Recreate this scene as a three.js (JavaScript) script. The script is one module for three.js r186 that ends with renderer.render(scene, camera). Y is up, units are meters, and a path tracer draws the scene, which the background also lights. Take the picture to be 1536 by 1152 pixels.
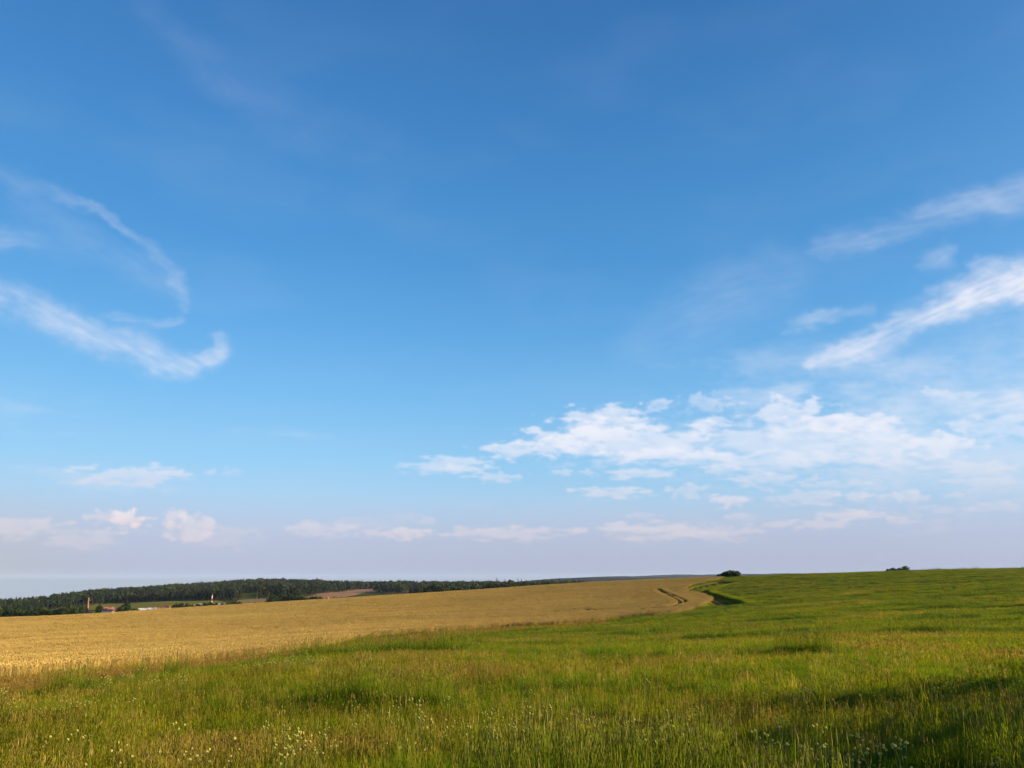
import * as THREE from 'three';
import { mergeGeometries } from 'three/addons/utils/BufferGeometryUtils.js';

// ---------------------------------------------------------------- camera, sky, sun, exposure
const W = 1536, H = 1152, FOV = 53.13, PITCH = Math.atan(0.2535), EYE = 1.65;
const EXPOSURE = 3.5;
const renderer = new THREE.WebGLRenderer({ antialias: true });
renderer.setSize(1024, 768);
renderer.toneMapping = THREE.LinearToneMapping;
renderer.toneMappingExposure = EXPOSURE;
renderer.shadowMap.enabled = true;
const scene = new THREE.Scene();
const camera = new THREE.PerspectiveCamera(FOV, 4 / 3, 0.1, 60000);
camera.position.set(0, EYE, 0);
camera.rotation.x = PITCH;

const SUN_AZ = 72, SUN_EL = 12.5;            // degrees right of the view, degrees above the horizon
const D2R = Math.PI / 180;
const sunDir = new THREE.Vector3(Math.sin(SUN_AZ * D2R) * Math.cos(SUN_EL * D2R), Math.sin(SUN_EL * D2R), -Math.cos(SUN_AZ * D2R) * Math.cos(SUN_EL * D2R));
const sun = new THREE.DirectionalLight(new THREE.Color().setRGB(1.0, 0.80, 0.50), 5.0);
sun.position.copy(sunDir).multiplyScalar(400);
sun.castShadow = true;
sun.shadow.mapSize.set(4096, 4096);
Object.assign(sun.shadow.camera, { left: -300, right: 300, top: 300, bottom: -300, near: 1, far: 1200 });
scene.add(sun, sun.target);
scene.fog = new THREE.FogExp2(new THREE.Color().setRGB(0.56, 0.70, 1.0), 1.5e-5);

// ---------------------------------------------------------------- small tools
function rng(seed) { let a = seed >>> 0; return () => { a = (a + 0x6D2B79F5) | 0; let t = Math.imul(a ^ (a >>> 15), 1 | a); t = (t + Math.imul(t ^ (t >>> 7), 61 | t)) ^ t; return ((t ^ (t >>> 14)) >>> 0) / 4294967296; }; }
const clamp = (x, a, b) => x < a ? a : x > b ? b : x;
const sstep = (a, b, x) => { const t = clamp((x - a) / (b - a), 0, 1); return t * t * (3 - 2 * t); };
const mix = (a, b, t) => a + (b - a) * t;
const PERM = new Uint8Array(512); { const r = rng(77), p = [...Array(256).keys()]; for (let i = 255; i > 0; i--) { const j = Math.floor(r() * (i + 1)); [p[i], p[j]] = [p[j], p[i]]; } for (let i = 0; i < 512; i++) PERM[i] = p[i & 255]; }
const GX = [], GY = []; for (let i = 0; i < 256; i++) { GX.push(Math.cos(i * 2.399963)); GY.push(Math.sin(i * 2.399963)); }
function noise(x, y) {                          // -1..1
  const xi = Math.floor(x), yi = Math.floor(y), fx = x - xi, fy = y - yi, X = xi & 255, Y = yi & 255;
  const u = fx * fx * fx * (fx * (fx * 6 - 15) + 10), v = fy * fy * fy * (fy * (fy * 6 - 15) + 10);
  const a = PERM[PERM[X] + Y], b = PERM[PERM[X + 1] + Y], c = PERM[PERM[X] + Y + 1], d = PERM[PERM[X + 1] + Y + 1];
  const n0 = GX[a] * fx + GY[a] * fy, n1 = GX[b] * (fx - 1) + GY[b] * fy, n2 = GX[c] * fx + GY[c] * (fy - 1), n3 = GX[d] * (fx - 1) + GY[d] * (fy - 1);
  return 1.5 * mix(mix(n0, n1, u), mix(n2, n3, u), v);
}
function fbm(x, y, o = 4) { let s = 0, a = 0.5; for (let i = 0; i < o; i++) { s += a * noise(x, y); x = x * 2.03 + 17.3; y = y * 2.03 - 9.1; a *= 0.5; } return s; }
const lin = (c) => { c /= 255; return c <= 0.04045 ? c / 12.92 : Math.pow((c + 0.055) / 1.055, 2.4); };

// a pixel of the photograph -> azimuth (right positive) and tangent of the elevation
const CP = Math.cos(PITCH), SP = Math.sin(PITCH), FPX = H / 2 / Math.tan(FOV / 2 * D2R);
function ray(px, py) {
  const vx = (px - W / 2) / FPX, vy = (H / 2 - py) / FPX, fwd = CP - vy * SP, up = vy * CP + SP, hz = Math.hypot(vx, fwd);
  return { az: Math.atan2(vx, fwd), tan: up / hz };
}

// ---------------------------------------------------------------- sky: air and clouds
function makeSky() {
  const w = 4096, h = 2048, data = new Float32Array(w * h * 4);
  const stops = [[0, 170, 180, 204], [1, 176, 185, 208], [2.2, 180, 190, 213], [3.3, 181, 195, 219], [4.6, 176, 201, 228], [5.8, 168, 206, 236], [8.1, 150, 203, 240], [13, 121, 186, 236], [18, 98, 167, 225], [23, 81, 151, 213], [32, 67, 132, 196], [40.8, 57, 115, 178], [55, 50, 102, 165], [90, 42, 90, 152]]
    .map(([e, ...c]) => [e, ...c.map(lin)]);
  const base = (el, out) => {
    let i = 0; while (i < stops.length - 2 && el > stops[i + 1][0]) i++;
    const a = stops[i], b = stops[i + 1], t = clamp((el - a[0]) / (b[0] - a[0]), 0, 1);
    for (let k = 0; k < 3; k++) out[k] = mix(a[k + 1], b[k + 1], t);
  };
  // cirrus strokes: [angle of the fibres, [px, py, half width, opacity] ...]
  const strokes = [
    [0.45, [-160, 395, 26, .30], [-60, 425, 26, .34], [0, 446, 22, .40], [70, 474, 20, .46], [130, 500, 20, .46], [160, 516, 19, .44], [210, 522, 22, .42], [235, 540, 19, .52], [270, 549, 14, .56], [310, 545, 12, .5], [334, 530, 12, .42], [330, 512, 10, .25]],
    [0.55, [-140, 235, 18, .05], [-60, 250, 16, .08], [0, 262, 14, .08], [70, 283, 11, .09], [130, 307, 6, .17], [170, 330, 5, .2], [205, 355, 6, .16], [240, 385, 9, .12], [265, 415, 11, .18], [273, 445, 10, .2], [272, 466, 7, .16]],
    [0.6, [20, 300, 22, .05], [90, 330, 20, .08], [150, 370, 20, .08], [210, 405, 20, .08], [255, 430, 16, .08]],
    [0.08, [150, 470, 5, .05], [200, 478, 6, .16], [240, 482, 6, .2], [275, 482, 5, .16]],
    [0.05, [-120, 352, 24, .2], [-40, 358, 20, .2], [20, 360, 14, .18], [70, 366, 16, .07], [120, 384, 16, .03]],
    [0.75, [180, -60, 26, .04], [240, 30, 20, .03], [300, 90, 24, .035], [380, 145, 30, .03], [470, 195, 36, .03], [600, 235, 40, .02]],
    [-0.42, [1218, 541, 10, .5], [1260, 530, 15, .56], [1310, 512, 18, .52], [1370, 483, 18, .56], [1430, 456, 19, .7], [1480, 434, 24, .84], [1540, 426, 26, .84], [1620, 402, 28, .74], [1700, 370, 30, .5]],
    [-0.5, [1400, 440, 9, .14], [1440, 422, 12, .3], [1490, 405, 14, .34], [1540, 395, 15, .3]],
    [-0.22, [1230, 364, 20, .12], [1290, 358, 17, .2], [1340, 348, 16, .15], [1400, 322, 20, .2], [1470, 303, 20, .22], [1560, 290, 24, .22], [1680, 265, 28, .15]],
    [-0.5, [1385, 398, 10, .1], [1415, 384, 14, .2], [1435, 376, 8, .1]],
    [-0.25, [1180, 490, 8, .12], [1220, 480, 9, .22], [1260, 470, 8, .18], [1310, 463, 8, .1]],
    [-0.3, [940, 530, 30, .03], [1020, 490, 40, .08], [1100, 440, 45, .09], [1180, 410, 40, .06]],
    [-0.12, [1120, 548, 14, .12], [1200, 530, 22, .08], [1300, 545, 22, .18], [1360, 554, 14, .24], [1440, 540, 40, .16], [1560, 510, 60, .16]],
    [-0.15, [1080, 598, 14, .2], [1140, 594, 12, .3], [1200, 586, 9, .34], [1215, 582, 6, .16]],
    [0.0, [1250, 586, 10, .1], [1285, 586, 10, .26], [1310, 592, 9, .12]],
    [-0.1, [1280, 625, 20, .16], [1400, 605, 22, .3], [1500, 600, 26, .5], [1600, 590, 30, .5], [1700, 585, 34, .4]],
  ];
  // heaps and banks: cx, cy, rx, ry, opacity
  const heaps = [[910, 628, 78, 26, .62], [950, 662, 140, 34, .66], [880, 655, 90, 30, .62], [770, 676, 60, 14, .62], [830, 668, 50, 18, .6], [1000, 684, 110, 14, .5], [668, 697, 72, 16, .5], [700, 704, 40, 10, .4], [744, 716, 42, 9, .4], [988, 607, 26, 11, .42], [1056, 606, 40, 20, .36], [1062, 640, 30, 12, .5],
    [1190, 628, 90, 34, .6], [1270, 634, 90, 16, .6], [1200, 660, 180, 44, .46], [1405, 668, 70, 20, .58], [1330, 672, 130, 30, .38], [1150, 690, 130, 20, .3], [1320, 630, 40, 12, .5], [920, 739, 66, 11, .5], [962, 711, 70, 9, .5], [842, 708, 24, 5, .4], [880, 709, 18, 5, .34], [1030, 736, 34, 14, .34], [1094, 750, 36, 11, .56], [1150, 720, 70, 15, .36], [1080, 706, 30, 10, .34], [1210, 746, 70, 14, .36], [1355, 744, 44, 9, .42], [1283, 744, 32, 7, .4], [1430, 742, 24, 5, .3], [1400, 587, 20, 9, .4], [1432, 592, 46, 7, .26],
    [1460, 702, 90, 12, .36], [1500, 640, 90, 24, .42], [1480, 722, 60, 8, .3], [1300, 772, 40, 8, .3], [1240, 728, 60, 9, .3], [1420, 765, 50, 7, .22], [1110, 775, 30, 6, .25], [1500, 760, 60, 8, .25], [985, 797, 100, 16, .42], [1080, 800, 60, 14, .3], [770, 800, 100, 13, .4], [700, 797, 40, 9, .3], [612, 801, 42, 11, .5], [560, 799, 30, 8, .3], [480, 794, 60, 15, .36], [188, 780, 30, 19, .85], [158, 774, 34, 12, .4], [262, 776, 20, 16, .5], [285, 792, 48, 26, .52], [195, 714, 100, 19, .46], [235, 706, 40, 8, .3], [25, 790, 70, 20, .4], [120, 808, 70, 18, .3], [340, 805, 60, 18, .2], [1230, 786, 60, 10, .34], [1275, 772, 50, 9, .36], [1160, 788, 40, 7, .3], [1355, 780, 30, 7, .28], [640, 782, 20, 8, .22], [960, 774, 30, 6, .2], [316, 708, 10, 6, .3], [350, 708, 20, 7, .2], [1000, 770, 400, 60, .06], [1300, 650, 400, 110, .2], [1450, 690, 380, 100, .3], [1100, 660, 300, 60, .14], [950, 660, 190, 50, .16], [1300, 560, 340, 60, .14], [-120, 780, 90, 24, .5], [-230, 700, 120, 30, .4], [1720, 650, 160, 50, .5], [1700, 740, 140, 20, .4]];
  const c = [0, 0, 0], white = [231, 236, 250].map(lin), warm = [235, 221, 224].map(lin), bright = [250, 250, 254].map(lin);
  for (let j = h / 2; j < h; j++) {
    const el = ((j + 0.5) / h - 0.5) * 180, ce = Math.cos(el * D2R), se = Math.sin(el * D2R);
    for (let i = 0; i < w; i++) {
      const phi = ((i + 0.5) / w - 0.5) * 2 * Math.PI, dx = Math.cos(phi) * ce, dz = Math.sin(phi) * ce, az = Math.atan2(dx, -dz);
      base(el, c);
      const toSun = dx * sunDir.x + se * sunDir.y + dz * sunDir.z;
      // air: a little brighter towards the sun and away from it, deepest at a right angle
      const azq = Math.abs(az);
      const side = 0.06 * (sstep(0.1, 0.6, Math.abs(az - 0.22)));
      const glow = 0.35 * Math.pow(Math.max(toSun, 0), 12);
      for (let k = 0; k < 3; k++) c[k] = c[k] * (1 + side) + glow * [1, .86, .6][k] * 0.6;
      // yellowish low air at the far left of the view
      const yl = sstep(-0.42, -0.62, az) * sstep(7, 0, el) * (1 - sstep(-1.6, -2.4, az)) * 0.35;
      c[2] *= 1 - 0.35 * yl; c[0] *= 1 + 0.1 * yl;
      const cz = -dz * CP + se * SP;            // along the view
      let op = 0, lit = 0;
      if (azq < 0.86 && el < 50 && cz > 0.3) {
        const px0 = W / 2 + FPX * dx / cz, py0 = H / 2 - FPX * (se * CP + dz * SP) / cz;
        const wx = fbm(px0 / 70, py0 / 40, 4), wy = fbm(px0 / 70 + 40, py0 / 40 + 11, 4);
        const fx = fbm(px0 / 20 + 7, py0 / 11, 4), fy = fbm(px0 / 20 + 90, py0 / 11 + 4, 4);
        let clear = 1;
        for (const s of strokes) {
          const ca = Math.cos(s[0]), sa = Math.sin(s[0]);
          const fine = fbm((px0 * ca + py0 * sa) / 46, (py0 * ca - px0 * sa) / 7, 5);
          const x = px0 + wx * 14 + fx * 9, y = py0 + wy * 14 + fy * 7;
          let best = 0;
          for (let n = 1; n < s.length - 1; n++) {
            const a = s[n], b = s[n + 1], ex = b[0] - a[0], ey = b[1] - a[1];
            const reach = 3 * Math.max(a[2], b[2]);
            if (x < Math.min(a[0], b[0]) - reach || x > Math.max(a[0], b[0]) + reach || y < Math.min(a[1], b[1]) - reach || y > Math.max(a[1], b[1]) + reach) continue;
            const t = clamp(((x - a[0]) * ex + (y - a[1]) * ey) / (ex * ex + ey * ey), 0, 1);
            const d = Math.hypot(x - a[0] - ex * t, y - a[1] - ey * t) / mix(a[2], b[2], t);
            const end = (n === 1 && t === 0) || (n === s.length - 2 && t === 1) ? 1.2 : 1;
            const v = mix(a[3], b[3], t) * Math.exp(-Math.pow(d * end, 2.6) * 0.75);
            if (v > best) best = v;
          }
          if (best > 0.004) { const v = clamp(best * (s[1][0] < 400 ? 0.78 : 0.95) * (1 + 0.7 * fine + 0.9 * wx), 0, 0.95); clear *= 1 - v; }
        }
        for (const b of heaps) {
          const ex = (px0 - b[0]) / b[2], ey = (py0 - b[1]) / b[3];
          if (ex * ex + ey * ey > 6) continue;
          const sx = Math.max(b[2] * 0.45, 16), sy = Math.max(b[3] * 0.62, 7);
          const n = fbm(px0 / sx + b[0] * 0.13, py0 / sy + b[1] * 0.07, 5) * 1.5;
          const fine = fbm(px0 / 24 + 3 + wx, py0 / 8 + wy, 5);
          const rr = Math.sqrt(ex * ex + ey * ey * (ey < 0 ? 1.25 : 0.85));
          const v = sstep(0.0, b[3] > 45 ? 0.95 : ey < 0 ? 0.45 : 0.75, 1.02 - rr + n * (b[3] > 45 ? 0.4 : 0.68) + fine * 0.42) * b[4] * (0.85 + 0.5 * n * 0.6);
          if (v > 0) { clear *= 1 - clamp(v, 0, 0.95); lit = Math.max(lit, v * sstep(0.4, -0.7, ey)); }
        }
        op = 1 - clear;
      }
      // the same kind of clouds all round, faint in the frame
      const out = 0.25 + 0.75 * sstep(0.62, 0.85, azq);
      const bank = sstep(0.12, 0.55, fbm(az * 5.2 + 3.1, el * 0.42, 5) + 0.25 * fbm(az * 2 + 9, el * 0.12, 3)) * sstep(2.2, 4.5, el) * sstep(17, 9, el) * 0.7;
      const wisp = sstep(0.15, 0.7, fbm(az * 3 + el * 0.07, el * 0.16 - az * 1.2 + 5, 5)) * sstep(12, 18, el) * sstep(60, 40, el) * 0.4 * (0.1 + 0.9 * sstep(0.6, 0.85, azq));
      op = 1 - (1 - op) * (1 - out * Math.max(bank, wisp));
      const veil = 0.025 * sstep(-0.1, 0.5, fbm(az * 4, el * 0.2, 4)) * sstep(3, 10, el) * sstep(50, 30, el);
      op = 1 - (1 - op) * (1 - veil);
      const low = sstep(9.5, 3.2, el), at = (j * w + i) * 4;
      const dim = mix(1.08, 0.92, sstep(3.6, 1.2, el));
      for (let k = 0; k < 3; k++) {
        let cc = mix(white[k], warm[k], low);
        cc = mix(cc, bright[k], clamp(lit * 0.7, 0, 0.6) * (1 - 0.5 * low));
        data[at + k] = mix(c[k], cc, clamp(op * dim, 0, 0.96)) / EXPOSURE;
      }
      data[at + 3] = 1;
    }
  }
  for (let j = 0; j < h / 2; j++) for (let i = 0; i < w; i++) { const at = (j * w + i) * 4; data[at] = lin(163) / EXPOSURE; data[at + 1] = lin(171) / EXPOSURE; data[at + 2] = lin(187) / EXPOSURE; data[at + 3] = 1; }
  const t = new THREE.DataTexture(data, w, h, THREE.RGBAFormat, THREE.FloatType);
  t.mapping = THREE.EquirectangularReflectionMapping; t.magFilter = THREE.LinearFilter; t.needsUpdate = true;
  return t;
}
const skyTex = makeSky();
scene.background = skyTex; scene.environment = skyTex;

// ---------------------------------------------------------------- naming
const taken = {};
function numbered(name) { const n = taken[name] = (taken[name] ?? -1) + 1; return n ? `${name}_${String(n).padStart(3, '0')}` : name; }
function tag(o, name, label, category, kind, group) {
  o.name = numbered(name); Object.assign(o.userData, { label, category });
  if (kind) o.userData.kind = kind;
  if (group) o.userData.group = group;
  o.traverse((m) => { if (m.isMesh) { m.castShadow = true; m.receiveShadow = true; } });
  scene.add(o); return o;
}
function part(name, geo, mat, parent) { const m = new THREE.Mesh(geo, mat); m.name = name; parent.add(m); return m; }

// ---------------------------------------------------------------- terrain
function cubic(xs, ys, x) {                     // monotone cubic
  const n = xs.length; if (x <= xs[0]) return ys[0]; if (x >= xs[n - 1]) return ys[n - 1];
  let i = 0; while (x > xs[i + 1]) i++;
  const d = (k) => (ys[k + 1] - ys[k]) / (xs[k + 1] - xs[k]);
  const m = (k) => { if (k === 0) return d(0); if (k === n - 1) return d(n - 2); const a = d(k - 1), b = d(k); return a * b <= 0 ? 0 : 2 * a * b / (a + b); };
  const hh = xs[i + 1] - xs[i], t = (x - xs[i]) / hh, t2 = t * t, t3 = t2 * t;
  return (2 * t3 - 3 * t2 + 1) * ys[i] + (t3 - 2 * t2 + t) * hh * m(i) + (-2 * t3 + 3 * t2) * ys[i + 1] + (t3 - t2) * hh * m(i + 1);
}
const azOf = (px) => ray(px, 868).az;
// heights relative to the eye, by direction and by distance
const nearR = [4, 8, 15, 30, 60, 100, 150, 200, 250, 300, 350, 400, 500].map(Math.log);
const nearT = [
  [-3.15, [-2.1, -2.15, -2.3, -2.6, -3.4, -4, -4.5, -5, -5.5, -6, -6.5, -7, -9]],
  [-1.4, [-2.1, -2.2, -2.75, -3.7, -6, -8.6, -10.4, -11.5, -12, -13.5, -16, -19, -25]],
  [azOf(0), [-2.1, -2.2, -2.7, -3.5, -5.6, -8.0, -9.5, -10.4, -10.75, -13, -17, -20, -27]],
  [azOf(300), [-2.1, -2.2, -2.6, -3.3, -5.6, -7.6, -9.0, -9.6, -9.75, -10.2, -12.4, -15.5, -22]],
  [azOf(600), [-2.1, -2.2, -2.5, -2.95, -4.9, -6.7, -7.8, -7.9, -7.5, -7.0, -7.3, -9, -15]],
  [azOf(850), [-2.1, -2.2, -2.45, -2.8, -4.7, -6.3, -7.2, -6.8, -5.8, -4.7, -3.6, -3.0, -6.5]],
  [azOf(1050), [-2.1, -2.2, -2.4, -2.6, -4.2, -5.2, -5.6, -5.2, -4.2, -2.9, -1.3, 0.0, -2.5]],
  [azOf(1250), [-2.1, -2.2, -2.35, -2.5, -3.6, -4.2, -4.0, -3.1, -1.8, -0.3, 1.3, 2.5, 1.0]],
  [azOf(1536), [-2.1, -2.2, -2.3, -2.4, -3.2, -3.4, -2.7, -1.3, 0.3, 1.9, 3.2, 4.2, 3.0]],
  [1.4, [-2.1, -2.1, -2.1, -2.2, -2.2, -1.6, -1, 0, 1.2, 2.4, 3.6, 4.6, 4]],
  [3.15, [-2.1, -2.15, -2.3, -2.6, -3.4, -4, -4.5, -5, -5.5, -6, -6.5, -7, -9]],
];
const farR = [700, 1050, 1300, 1600, 2000, 2500, 3000, 4000, 7000, 14000, 22000].map(Math.log);
const farT = [
  [-3.15, [-12, -25, -35, -40, -45, -50, -55, -60, -60, -60, -120]],
  [-1.2, [-36, -42, -46, -46, -56, -66, -78, -100, -170, -310, -480]],
  [azOf(0), [-38, -43, -46, -47, -56, -66, -78, -100, -170, -310, -480]],
  [azOf(150), [-37, -41, -43, -43, -38, -46, -60, -80, -125, -220, -340]],
  [azOf(300), [-34, -39, -38.5, -37, -33, -30, -44, -60, -80, -125, -190]],
  [azOf(410), [-31, -36, -36, -33.5, -28, -20, -34, -60, -70, -100, -160]],
  [azOf(560), [-26, -31, -33, -33, -32, -28, -34, -60, -60, -90, -150]],
  [azOf(720), [-22, -25, -25, -30, -32, -28, -36, -60, -50, -80, -140]],
  [azOf(850), [-18, -23, -23, -30, -40, -40, -40, -40, 5, -20, -120]],
  [azOf(930), [-16, -22, -26, -35, -40, -40, -40, -40, 8, 25, -120]],
  [azOf(1050), [-12, -20, -30, -40, -40, -40, -40, -40, -10, 60, -120]],
  [azOf(1250), [-8, -20, -30, -40, -40, -40, -40, -40, -30, 82, -120]],
  [azOf(1536), [-5, -15, -25, -40, -40, -40, -40, -40, -40, 45, -120]],
  [1.2, [-5, -15, -25, -40, -40, -40, -40, -40, -40, 30, -120]],
  [3.15, [-12, -25, -35, -40, -45, -50, -55, -60, -60, -60, -120]],
];
function table(T, R, az, lr) {
  let i = 0; while (i < T.length - 2 && az > T[i + 1][0]) i++;
  const lo = Math.max(0, i - 1), hi = Math.min(T.length - 1, i + 2), xs = [], ys = [];
  for (let k = lo; k <= hi; k++) { xs.push(T[k][0]); ys.push(cubic(R, T[k][1], lr)); }
  return cubic(xs, ys, az);
}
let sunken = null;                              // filled in below: the hollow of the field track
function height(x, z) {
  const r = Math.max(Math.hypot(x, z), 0.3), az = Math.atan2(x, -z), lr = Math.log(r);
  let y;
  if (r < 480) y = table(nearT, nearR, az, lr);
  else if (r > 720) y = table(farT, farR, az, lr);
  else { const t = sstep(Math.log(480), Math.log(720), lr); y = mix(table(nearT, nearR, az, lr), table(farT, farR, az, lr), t); }
  y += 0.06 * noise(x / 5, z / 5) * sstep(3, 8, r) + 0.12 * noise(x / 17 + 4, z / 17) * sstep(6, 20, r);
  if (r > 600) y += fbm(x / 260, z / 260, 3) * 5 * sstep(600, 1500, r) + fbm(x / 1500, z / 1500, 4) * 34 * sstep(4500, 9000, r) * sstep(-0.05, 0.12, az);
  if (sunken && r > 110 && r < 460) y -= sunken(x, z);
  return y + EYE;
}
function hit(px, py, r0 = 5, r1 = 4200) {       // where the sight line through a pixel meets the ground
  const { az, tan } = ray(px, py), sx = Math.sin(az), sz = -Math.cos(az);
  let a = r0;
  for (let r = r0; r < r1; r *= 1.006) { if (EYE + tan * r < height(sx * r, sz * r)) { let lo = a, hi = r; for (let k = 0; k < 20; k++) { const m = (lo + hi) / 2; if (EYE + tan * m < height(sx * m, sz * m)) hi = m; else lo = m; } return new THREE.Vector3(sx * hi, height(sx * hi, sz * hi), sz * hi); } a = r; }
  return null;
}
function at(px, r) { const az = azOf(px), x = Math.sin(az) * r, z = -Math.cos(az) * r; return new THREE.Vector3(x, height(x, z), z); }
function dists(x, z, line) {                    // distance to a polyline on the ground
  let best = 1e9;
  for (let n = 0; n < line.length - 1; n++) {
    const a = line[n], b = line[n + 1], ex = b.x - a.x, ez = b.z - a.z, t = clamp(((x - a.x) * ex + (z - a.z) * ez) / (ex * ex + ez * ez), 0, 1);
    const dx = x - a.x - ex * t, dz = z - a.z - ez * t, d = dx * dx + dz * dz; if (d < best) best = d;
  }
  return Math.sqrt(best);
}
const smoothLine = (pts, n = 6) => new THREE.CatmullRomCurve3(pts).getPoints(pts.length * n);
const trace = (list) => list.map(([px, py]) => hit(px, py)).filter(Boolean);

const ruts = [
  [[1086, 872.5], [1070, 875.5], [1054.4, 878.7], [1043.6, 881.8], [1034.3, 885.8], [1036, 889], [1048.6, 893], [1063, 897.3], [1074.4, 902.3], [1077.3, 906.6]],
  [[1090, 873], [1074, 876.2], [1060, 879.6], [1050, 882.6], [1041, 886], [1042, 889], [1054, 893], [1068, 897.6], [1081, 902.6], [1086, 907]],
  [[1094, 873.4], [1082, 876.4], [1068, 880], [1057, 883.4], [1049, 886.4], [1050, 889], [1061, 893], [1074, 897.8], [1086, 902.8], [1093, 907]],
  [[1098, 873.8], [1086, 877], [1072, 880.6], [1061, 883.8], [1054.4, 886.6], [1055.5, 889], [1067, 893.2], [1079.5, 898.4], [1091.6, 903.6], [1099.5, 907.5]],
].map((l) => smoothLine(trace(l)));
const trackMid = ruts[1].map((p, i) => p.clone().lerp(ruts[2][Math.min(i, ruts[2].length - 1)], 0.5));
const trackBox = new THREE.Box3().setFromPoints(ruts.flat()).expandByScalar(8);
{
  const half = []; for (let i = 0; i < trackMid.length; i++) half.push(1.3 + 0.5 * dists(ruts[3][Math.min(i, ruts[3].length - 1)].x, ruts[3][Math.min(i, ruts[3].length - 1)].z, ruts[0]));
  const hw = half.reduce((a, b) => a + b) / half.length;
  sunken = (x, z) => { if (x < trackBox.min.x || x > trackBox.max.x || z < trackBox.min.z || z > trackBox.max.z) return 0; return 0.6 * sstep(hw + 0.9, hw - 0.5, dists(x, z, trackMid)); };
}
const tram = [[[986, 885], [989, 888], [995, 892], [1005, 896.5], [1014, 901], [1020, 905], [1018, 909], [1003, 913]], [[990.5, 885], [994, 888.5], [1001, 892], [1012, 896.5], [1022, 901], [1029, 904.5], [1027, 908], [1010, 913]]].map((l) => smoothLine(trace(l)));
const tram2 = [[[380, 950.5], [440, 950], [500, 950.3], [548, 951]], [[0, 967], [120, 966], [300, 964]], [[860, 917], [1000, 916.5]], [[620, 905], [690, 904]], [[250, 925], [330, 922]], [[730, 928], [770, 927]], [[60, 950], [200, 946]], [[560, 918], [640, 915]]].map((l) => smoothLine(trace(l)));

const border = trace([[0, 1025], [120, 1015], [240, 1002], [330, 992], [420, 981], [500, 969], [545, 960], [600, 953], [680, 947], [760, 941.5], [860, 936], [950, 927], [1000, 922], [1040, 914], [1060, 906], [1068, 900], [1060, 895], [1044, 890], [1030, 885.5], [1033, 880], [1048, 875], [1072, 870.5]]);
{
  const a = border[0], b = border[1], k = 5; border.unshift(new THREE.Vector3(a.x + (a.x - b.x) * k, 0, a.z + (a.z - b.z) * k));
  border.push(at(1088, 400), at(1090, 440));
}
const borderLine = smoothLine(border, 8);
const wheatPoly = [...borderLine, at(850, 450), at(600, 400), at(300, 350), at(0, 320), at(-250, 300), at(-420, 200)];
function inPoly(x, z, poly) { let c = false; for (let i = 0, j = poly.length - 1; i < poly.length; j = i++) { const a = poly[i], b = poly[j]; if ((a.z > z) !== (b.z > z) && x < (b.x - a.x) * (z - a.z) / (b.z - a.z) + a.x) c = !c; } return c; }
const wheatBox = new THREE.Box3().setFromPoints(wheatPoly);
const inWheat = (x, z) => x > wheatBox.min.x && x < wheatBox.max.x && z > wheatBox.min.z && z < wheatBox.max.z && inPoly(x, z, wheatPoly);

// noise textures for grain of soil
function grainTexture(seed, lo, hi, size = 512) {
  const r = rng(seed), d = new Uint8Array(size * size * 4), per = (x, y, f) => { const t = 2 * Math.PI; return noise(f * Math.cos(x * t) + seed, f * Math.sin(x * t) + f * Math.cos(y * t)) + noise(f * Math.sin(y * t) - seed, f * Math.cos(x * t + 1.3)); };
  for (let y = 0; y < size; y++) for (let x = 0; x < size; x++) {
    const v = clamp(0.5 + 0.22 * per(x / size, y / size, 3) + 0.18 * per(y / size, x / size, 11) + 0.35 * (r() - 0.5), 0, 1), o = (y * size + x) * 4;
    for (let k = 0; k < 3; k++) d[o + k] = Math.round(255 * mix(lo[k], hi[k], v)); d[o + 3] = 255;
  }
  const t = new THREE.DataTexture(d, size, size); t.colorSpace = THREE.SRGBColorSpace; t.wrapS = t.wrapT = THREE.RepeatWrapping; t.magFilter = THREE.LinearFilter; t.minFilter = THREE.LinearMipmapLinearFilter; t.generateMipmaps = true; t.needsUpdate = true; return t;
}
const grain = grainTexture(5, [.55, .55, .55], [1, 1, 1]);

function sheet(azs, rs, lift, colour, keep) {   // a draped grid: azimuth by distance
  const pos = [], col = [], uv = [], idx = [], na = azs.length, id = new Int32Array(na * rs.length).fill(-1);
  for (let j = 0; j < rs.length; j++) for (let i = 0; i < na; i++) {
    const x = Math.sin(azs[i]) * rs[j], z = -Math.cos(azs[i]) * rs[j];
    if (keep && !keep(x, z)) continue;
    id[j * na + i] = pos.length / 3;
    pos.push(x, height(x, z) + lift, z); uv.push(x / 3, z / 3); col.push(...colour(x, z, rs[j], azs[i]));
  }
  for (let j = 0; j < rs.length - 1; j++) for (let i = 0; i < na - 1; i++) {
    const a = id[j * na + i], b = id[j * na + i + 1], c = id[(j + 1) * na + i], d = id[(j + 1) * na + i + 1];
    if (a >= 0 && b >= 0 && c >= 0) idx.push(a, b, c); if (b >= 0 && d >= 0 && c >= 0) idx.push(b, d, c);
  }
  const g = new THREE.BufferGeometry();
  g.setAttribute('position', new THREE.Float32BufferAttribute(pos, 3)); g.setAttribute('uv', new THREE.Float32BufferAttribute(uv, 2)); g.setAttribute('color', new THREE.Float32BufferAttribute(col, 3));
  g.setIndex(idx); g.computeVertexNormals(); return g;
}
const steps = (a, b, n) => Array.from({ length: n + 1 }, (_, i) => mix(a, b, i / n));
const geos = (a, b, q) => { const o = []; for (let r = a; r < b; r *= q) o.push(r); o.push(b); return o; };
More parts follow.
